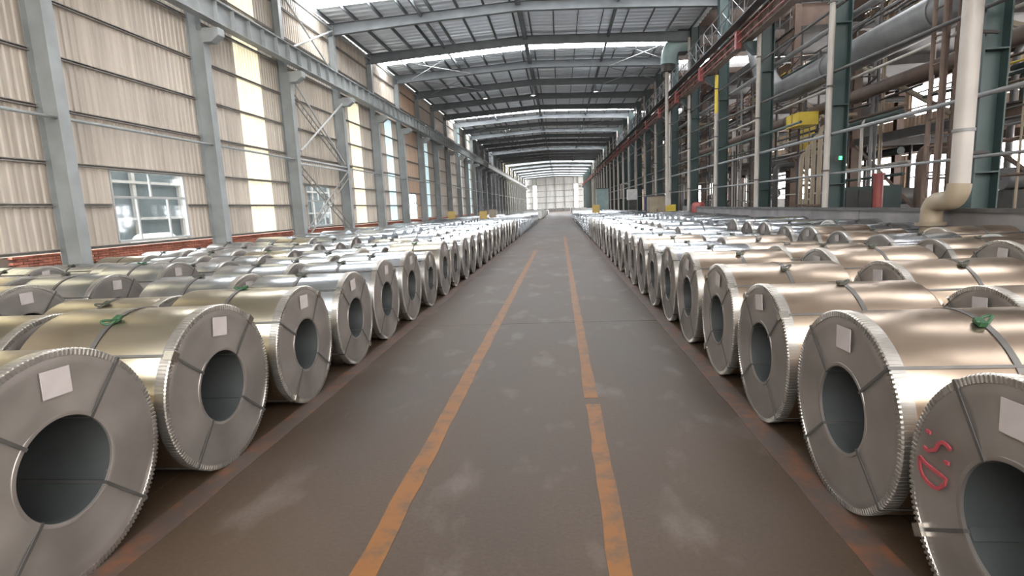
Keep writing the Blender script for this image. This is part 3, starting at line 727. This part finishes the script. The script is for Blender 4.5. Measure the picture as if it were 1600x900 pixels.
# slim pipes beside the other columns
for k in range(1, 22):
    y = GC0+k*BAY; yel = k == 3
    t = thing('slim_downpipe', 'slim %s pipe clipped to the %s green column on the right' % ('yellow-topped white' if yel else 'white', ordinal(k+1)), 'pipe', (8.25, y-0.45, 0), group='slim pipes on the green columns')
    tube_part('pipe', 'white_pipe', t, [(0, 0, 1.5 if k < 4 else 0.0), (0, 0, 6.3 if yel else 11.8)], 0.085, 10)
    if yel: tube_part('upper_pipe', 'yellow', t, [(0, 0, 6.3), (0, 0, 8.2)], 0.085, 10)
    if k < 8:
        for z in (2.5, 5.0, 7.4): box_part('clamp', 'dark', t, -0.1, 0.1, -0.1, 0.1, z+0.1, z+0.15)
# long horizontal pipes
def run(label, x, z, r, y0, y1, material, name='process_pipe', slope=0.0, seg=12):
    t = thing(name, label, 'pipe', (x, 0, 0), group='pipes running along the right side')
    tube_part('pipe', material, t, [(0, y0, z), (0, y1, z+slope*(y1-y0))], r, seg)
    if r > 0.15:
        y = y0+3
        while y < y1:
            ob('flange', G().tube([(0, y, z+slope*(y-y0)), (0, y+0.06, z+slope*(y-y0))], r*1.1, seg).mesh('flange', material, 40), t); y += 5.5
    return t
t = thing('round_duct', 'huge dark grey duct running behind the green columns above head height', 'duct', (9.65, 0, 0))
tube_part('pipe', 'grey_pipe', t, bend([(0, 4, 6.3), (0, 26, 6.3), (0, 28.5, 9.5)], 1.6, 8), 0.47, 28)
for y in (9.5, 15.0, 20.5): ob('flange', G().tube([(0, y, 6.3), (0, y+0.06, 6.3)], 0.51, 28).mesh('flange', 'grey_pipe', 40), t)
run('brown lagged pipe below the huge grey duct', 10.15, 5.15, 0.2, 6, 46, 'brown', seg=16)
run('thin pale pipe just under the huge grey duct', 9.0, 5.35, 0.045, 6, 80, 'white_pipe')
run('thin steel pipe across the green columns, higher of two at window level', 8.395, 3.72, 0.05, 6, 100, 'grey_pipe')
run('thin steel pipe across the green columns, lower of two at window level', 8.395, 2.52, 0.035, 6, 100, 'grey_pipe')
run('dull green pipe across the middle green columns', 8.395, 4.42, 0.045, 20, 90, 'green')
run('cable conduit rising above the huge duct on the right', 8.395, 5.2, 0.045, 6, 60, 'dark', slope=0.03)
run('pair-left conduit high along the green columns', 8.395, 7.4, 0.045, 8, 100, 'dark')
run('pair-right grey conduit high behind the green columns', 9.06, 7.25, 0.1, 8, 100, 'grey_pipe')
run('upper dark tray pipe above the crane girder', 9.2, 10.6, 0.16, 16, 100, 'dark', seg=14)
# pale teal duct elbow high on the right
t = thing('vent_elbow', 'pale teal duct elbow hanging high beside the right columns', 'duct', (7.35, 37.6, 0))
tube_part('elbow', 'teal', t, bend([(1.8, 0, 12.0), (0.1, 0, 12.0), (0.0, 0, 10.7)], 0.85, 10), 0.5, 24)
tube_part('spigot', 'dark', t, [(0, 0, 10.25), (0, 0, 10.7)], 0.46, 24)
tube_part('drop_pipe', 'white_pipe', t, [(-0.1, 0, 1.6), (-0.1, 0, 10.25)], 0.11, 12)
tube_part('cowl', 'dark', t, [(0.9, 0, 12.3), (0.9, 0, 12.75)], [0.62, 0.5], 20)

# ------------------------------------------------------------------ neighbouring nave with the process line
XN, NZ = 24.8, 16.0
wall_right = struct(ob('wall_right', G().box(XN, XN+0.25, Y0, Y1, 0, 1.2).mesh('wall_right', 'concrete')))
bays = range(-3, 20)
nm = {}
def nave_panel(y0, y1, z0, z1, material, name):
    key = (round(y1-y0, 2), round(z1-z0, 2), material)
    if key not in nm: nm[key] = ribbed(y1-y0-0.02, z1-z0-0.02, 0.4, 0.05, lambda u, v, w: (-w, u, v)).mesh(name, material)
    ob(name, nm[key], wall_right, (XN, y0+0.01, z0+0.01))
for k in bays:
    ya = GC0+k*BAY
    for (z0, z1) in ((1.2, 4.4), (4.4, 7.0), (7.0, 10.0), (10.0, 13.0), (13.0, 16.0)):
        if z0 == 1.2 or (z0 == 7.0 and k in (4, 9)):
            nave_panel(ya, ya+0.8, z0, z1, 'clad_beige', 'cladding_panel'); nave_panel(ya+5.2, ya+6, z0, z1, 'clad_beige', 'cladding_panel')
            for j in range(4):
                for zz in range(2):
                    h_ = (z1-z0)/2
                    box_part('pane', 'pane', wall_right, XN+0.0, XN+0.04, ya+0.86+j*1.085, ya+0.86+j*1.085+1.02, z0+zz*h_+0.04, z0+(zz+1)*h_-0.04)
            box_part('glazing_bar', 'dark', wall_right, XN-0.05, XN, ya+0.8, ya+5.2, (z0+z1)/2-0.05, (z0+z1)/2+0.05)
        else:
            nave_panel(ya, ya+6, z0, z1, 'clad_beige', 'cladding_panel')
nroof = struct(ob('ceiling_nave', G().box(8.9, XN+0.3, 130, Y1, NZ, NZ+0.1).mesh('ceiling_nave', 'brown')))
for k in range(-4, 20):
    ya = GC0+k*BAY
    box_part('roof_sheet', 'brown', nroof, 8.9, XN, ya, ya+4.6, NZ, NZ+0.06)
    box_part('roof_glazing', 'glass_strip', nroof, 8.9, XN, ya+4.6, ya+6.0, NZ, NZ+0.06) if k in (-5, -3, -1, 2, 7, 12) else box_part('roof_sheet', 'brown', nroof, 8.9, XN, ya+4.6, ya+6.0, NZ, NZ+0.06)  # glowing strips in the nave roof are added to light the nave
    box_part('roof_beam', 'dark', nroof, 8.9, XN, ya-0.15, ya+0.15, NZ-0.7, NZ)
# fascia between the lower hall roof and the nave roof
for k in range(-4, 30):
    ya = GC0+k*BAY; box_part('fascia_panel', 'brown', nroof, 8.95, 9.0, ya, ya+BAY-0.02, 12.7, NZ)
wall_nave_end = struct(ob('wall_nave_end', G().box(8.9, XN, 134, 134.3, 0, NZ).mesh('wall_nave_end', 'clad_beige')))

# process frames bay by bay: columns, beams, decks, railings, pipes
prn = random.Random(21)
for k in range(-1, 13):
    y0 = GC0+k*BAY; y1 = y0+BAY
    words = ['before the nearest green column', 'behind the gap after the nearest green column'] if k < 1 else None
    lab = 'brown pipe and platform rack %s' % words[k+1] if words else 'brown pipe and platform rack, %s bay along behind the green columns' % ordinal(k+2)
    t = thing('pipe_rack', lab, 'pipe rack', (0, y0, 0), group='pipe racks in the right nave')
    H = prn.choice([8.4, 9.6, 11.5])
    for x in (12.4, 17.6):
        ob('frame_column', G().extrude(i_profile(0.32, 0.34, 0.02, 0.02), 'z', 0, H).mesh('frame_column', 'brown'), t, (x, 0.2, 0))
    zl = [4.1, 7.3] + ([10.4] if H > 10 else [])
    for z in zl:
        for x in (12.4, 17.6):
            box_part('frame_beam', prn.choice(['brown', 'dark', 'brown']), t, x-0.1, x+0.1, 0.05, BAY-0.05, z-0.32, z)
        box_part('cross_beam', 'dark', t, 12.4, 17.6, 0.08, 0.3, z-0.3, z)
        if prn.random() < 0.8:
            box_part('deck', 'dark', t, 12.2, 17.8, 0.05, BAY-0.05, z, z+0.05)
            rc = prn.choice(['yellow', 'grey_pipe', 'red', 'grey_pipe', 'beige_pipe'])
            for zz in (0.55, 1.05): tube_part('railing', rc, t, [(12.15, 0.2, z+zz), (12.15, BAY-0.06, z+zz)], 0.03, 6)
            for q in range(5): tube_part('railing_post', rc, t, [(12.15, 0.4+q*1.35, z), (12.15, 0.4+q*1.35, z+1.05)], 0.025, 6)
            if prn.random() < 0.9:
                w_, d_, h_ = prn.uniform(0.8, 2.2), prn.uniform(0.8, 1.6), prn.uniform(0.8, 1.7); yy = prn.uniform(0.5, 3.2)
                mc = prn.choice(['clad_beige', 'dark', 'beige_pipe', 'green', 'yellow', 'brown', 'white'])
                box_part('equipment_housing', mc, t, 12.8, 12.8+d_, yy, yy+w_, z+0.05, z+h_)
                box_part('housing_lid', 'dark', t, 12.75, 12.85+d_, yy-0.05, yy+w_+0.05, z+h_, z+h_+0.06)
                box_part('housing_door', 'grey_pipe', t, 12.77, 12.8, yy+0.15, yy+w_*0.55, z+0.2, z+h_-0.15)
    # diagonal bracing on alternate bays
    if k % 2 == 0 or prn.random() < 0.4:
        tube_part('diagonal_brace', prn.choice(['beige_pipe', 'brown', 'grey_pipe']), t, [(12.3, 0.3, 4.2), (12.3, BAY-0.2, 7.0)], 0.09, 8)
        tube_part('diagonal_brace', 'brown', t, [(12.3, 0.3, 0.3), (12.3, BAY-0.2, 3.8)], 0.06, 8)
    # standing pipes
    for q in range(prn.randint(5, 9)):
        x, yy, r = prn.uniform(10.4, 16.5), prn.uniform(0.6, 5.6), prn.choice([0.05, 0.07, 0.1, 0.14, 0.2])
        z0, z1 = 0, prn.uniform(3.0, 9.5)
        mc = prn.choice(['beige_pipe', 'grey_pipe', 'brown', 'beige_pipe', 'dark', 'white_pipe'])
        if prn.random() < 0.5: tube_part('standing_pipe', mc, t, [(x, yy, z0), (x, yy, z1)], r, 10)
        else: tube_part('standing_pipe', mc, t, bend([(x, yy, z0), (x, yy, z1), (x+prn.uniform(0.8, 2.5), yy, z1)], 0.3), r, 10)
    for q in range(prn.randint(4, 7)):
        x, z, r = prn.uniform(10.6, 17.0), prn.uniform(1.8, 9.0), prn.choice([0.04, 0.06, 0.1, 0.16])
        tube_part('level_pipe', prn.choice(['grey_pipe', 'brown', 'beige_pipe', 'dark', 'green']), t, [(x, 0.1, z), (x, BAY-0.05, z)], r, 10)
    for q in range(9):
        x, z = prn.uniform(10.5, 12.0), prn.uniform(1.7, 8.6)
        tube_part('cable_conduit', prn.choice(['grey_pipe', 'dark', 'brown', 'dark', 'green', 'white_pipe']), t, [(x, 0.05, z), (x, 3.0, z-prn.uniform(0, 0.12)), (x, BAY-0.05, z)], prn.choice([0.025, 0.035, 0.05]), 6)
    for q in range(4):
        x, yy = prn.uniform(10.5, 12.0), prn.uniform(0.4, 5.6)
        tube_part('slim_riser', prn.choice(['grey_pipe', 'dark', 'brown', 'beige_pipe']), t, [(x, yy, 0), (x, yy, prn.uniform(4, 9))], prn.choice([0.03, 0.045, 0.06]), 8)
    if k >= 1:
        for q in range(7):
            z = 5.2+q*0.55; s_ = 1 if q % 2 else -1
            tube_part('lattice_bar', 'dark', t, [(10.8, 3-s_*1.3, z), (10.8, 3+s_*1.3, z+0.55)], 0.03, 6)
        for yy in (1.7, 4.3): tube_part('lattice_post', 'dark', t, [(10.8, yy, 0), (10.8, yy, 9.2)], 0.05, 6)
    # ground machines
    for q in range(2):
        x, yy = prn.uniform(10.6, 15.5), prn.uniform(0.5, 3.6); w_, d_, h_ = prn.uniform(0.8, 2.0), prn.uniform(0.6, 1.6), prn.uniform(1.1, 1.9)
        mc = prn.choice(['dark', 'green', 'brown', 'grey_pipe', 'white'])
        box_part('machine_cabinet', mc, t, x, x+d_, yy, yy+w_, 0.1, h_); box_part('machine_plinth', 'concrete', t, x-0.1, x+d_+0.1, yy-0.1, yy+w_+0.1, 0, 0.1)
        ob('machine_drum', G().lathe_x([(-0.4, 0.02), (-0.4, 0.3), (0.4, 0.3), (0.4, 0.02)], 20, False).mesh('machine_drum', prn.choice(['brown', 'dark', 'grey_pipe']), 40), t, (x+d_/2, yy+w_/2, h_+0.3), (0, 0, prn.choice([0, 1.57])))
# a few singled-out pieces of the line
t = thing('yellow_duct_box', 'bright yellow duct box hanging behind the second and third green columns', 'duct', (9.45, 22.0, 4.55))
box_part('casing', 'yellow', t, -0.3, 0.42, 0, 1.15, 0, 0.48); box_part('rib', 'ochre', t, -0.34, -0.3, 0.55, 0.62, -0.02, 0.5); box_part('hanger', 'dark', t, 0.1, 0.2, 0.5, 0.6, 0.48, 1.28)
t = thing('electrical_cabinet', 'wide dark green cabinet behind the low wall between the green columns', 'cabinet', (9.6, 17.6, 0))
box_part('housing', 'green', t, 0, 0.8, 0, 2.4, 0.1, 2.1); box_part('plinth', 'dark', t, -0.03, 0.83, -0.03, 2.43, 0, 0.1)
for q in range(3): d_ = box_part('door', 'dark', t, -0.02, 0, 0.06+q*0.78, 0.78+q*0.78, 0.2, 2.0)
t = thing('red_standpipe', 'red standpipe beside the dark green cabinet', 'pipe', (9.5, 17.2, 0))
tube_part('pipe', 'red', t, [(0, 0, 0), (0, 0, 2.4)], 0.13, 14); tube_part('cap', 'red', t, [(0, 0, 2.4), (0, 0, 2.46)], 0.18, 14)
for i in range(5):
    t = thing('lagged_riser', 'beige lagged riser pipe, %s of five behind the third green column' % ordinal(i+1), 'pipe', (9.1+0.06*i, 19.6+i*0.62, 0), group='beige risers')
    tube_part('pipe', 'beige_pipe', t, bend([(0, 0, 0), (0, 0, 4.5-0.25*i), (0.9, 0, 4.5-0.25*i)], 0.25), 0.075, 12)
    ob('flange', G().tube([(0, 0, 1.5), (0, 0, 1.56)], 0.15, 12).mesh('flange', 'brown', 40), t)
t = thing('vertical_lattice_mast', 'slim lattice mast of paired tubes left of the fat white pipe', 'mast', (8.55, 13.3, 0))
for (a, b) in ((0, 0), (0, 0.35), (0.3, 0), (0.3, 0.35)): tube_part('leg', 'brown', t, [(a, b, 0), (a, b, 10)], 0.045, 8)
for q in range(16): tube_part('rung', 'brown', t, [(0, 0, 0.5+q*0.6), (0, 0.35, 0.5+q*0.6)], 0.022, 6)
t = thing('exit_lamp', 'small glowing green lamp on the second green column', 'lamp', (8.52, 17.6, 2.9))
box_part('case', 'dark', t, 0, 0.12, 0, 0.3, 0, 0.16); box_part('lens', 'green_lamp', t, 0.02, 0.1, -0.02, 0.0, 0.03, 0.13)

# ------------------------------------------------------------------ things at the far end and on the coils
def board(label, x, y, z, w, h, material):
    t = thing('marker_board', label, 'sign', (x, y, 0), group='row marker boards')
    box_part('panel', material, t, -w/2, w/2, -0.03, 0.03, z, z+h); box_part('post', 'steel', t, -0.04, 0.04, 0.03, 0.1, 0, z+h*0.8); box_part('foot', 'steel', t, -0.1, 0.1, -0.15, 0.25, 0, 0.05)
board('ochre marker board standing among the right coils near the aisle', 3.05, 46.3, 1.15, 0.62, 0.7, 'ochre')
board('tan marker board nearest the aisle among the left coils', -5.9, 47.4, 1.15, 0.62, 0.7, 'beige_pipe')
board('ochre marker board second from the aisle among the left coils', -6.1, 43.0, 1.15, 0.62, 0.62, 'ochre')
board('ochre marker board farthest from the aisle among the left coils', -9.5, 47.0, 1.15, 0.62, 0.7, 'ochre')
board('small yellow marker board in front of the red hydrant on the right', 7.9, 39.6, 1.1, 0.7, 0.55, 'yellow')
t = thing('control_cabinet', 'beige control cabinet at the end of the low wall', 'cabinet', (7.65, 43.0, 0))
box_part('housing', 'beige_pipe', t, -0.75, 0.75, 0, 0.9, 0, 2.3); box_part('top_plate', 'dark', t, -0.8, 0.8, -0.03, 0.93, 2.3, 2.38)
box_part('door', 'beige_pipe', t, -0.7, -0.02, -0.02, 0, 0.15, 2.2); box_part('door', 'beige_pipe', t, 0.02, 0.7, -0.02, 0, 0.15, 2.2); box_part('handle', 'dark', t, -0.12, -0.06, -0.05, -0.02, 1.1, 1.35)
t = thing('blue_cabinet', 'tall dark blue cabinet left of the beige control cabinet', 'cabinet', (7.75, 48.0, 0))
box_part('housing', 'blue', t, -0.35, 0.35, 0, 0.7, 0, 2.4); box_part('door', 'blue', t, -0.3, 0.3, -0.02, 0, 0.1, 2.3)
t = thing('pump_unit', 'pale grey pump box with bent pipe above the beige cabinet', 'pump', (7.9, 58.0, 0))
box_part('housing', 'white', t, -0.7, 0.25, 0, 1.2, 2.2, 3.3); box_part('stand', 'dark', t, -0.6, 0.2, 0.1, 1.1, 0, 2.2); tube_part('pipe', 'white_pipe', t, bend([(-0.6, 0.4, 3.3), (-0.6, 0.4, 3.9), (-1.4, 0.4, 3.9), (-1.4, 0.4, 2.4)], 0.2), 0.08, 10)
for i, (x, y) in enumerate(((8.55, 34.1), (8.62, 35.3))):
    t = thing('red_hydrant', ['red hydrant drum just behind the low wall end', 'red hydrant drum past the low wall end'][i], 'hydrant', (x, y, 0))
    tube_part('barrel', 'red', t, [(0, 0, 0), (0, 0, 1.55), (0, 0, 1.7), (0, 0, 1.78)], [0.3, 0.3, 0.22, 0.05], 18); tube_part('band', 'red', t, [(0, 0, 1.0), (0, 0, 1.08)], 0.33, 18)
# white-wrapped packs beyond the coil rows
wr = random.Random(5)
for i in range(14):
    sd = -1 if i % 2 == 0 else 1
    t = thing('wrapped_pack', 'white wrapped pack on pallets, %s beyond the end of the %s coils' % (ordinal(i//2+1), 'left' if sd < 0 else 'right'), 'pack', ((-4.2 if sd < 0 else 4.3)+wr.uniform(-0.3, 0.3), 84+(i//2)*8, 0), group='white packs beyond the coils')
    box_part('wrap', 'white', t, -1.4, 1.4, -1.8, 1.8, 0.14, wr.uniform(0.9, 1.4))
    for a in (-1.1, 0, 1.1): box_part('bearer', 'ochre', t, a-0.08, a+0.08, -1.8, 1.8, 0, 0.14)
t = thing('machine_cupboard', 'pale green machine cupboard at the far right edge of the aisle', 'cabinet', (7.2, 92.0, 0))
box_part('housing', 'teal', t, -1.0, 1.0, 0, 1.2, 0, 4.4); box_part('top_plate', 'dark', t, -1.05, 1.05, -0.05, 1.25, 4.4, 4.5); box_part('door', 'teal', t, -0.8, 0.8, -0.03, 0, 0.2, 4.1)
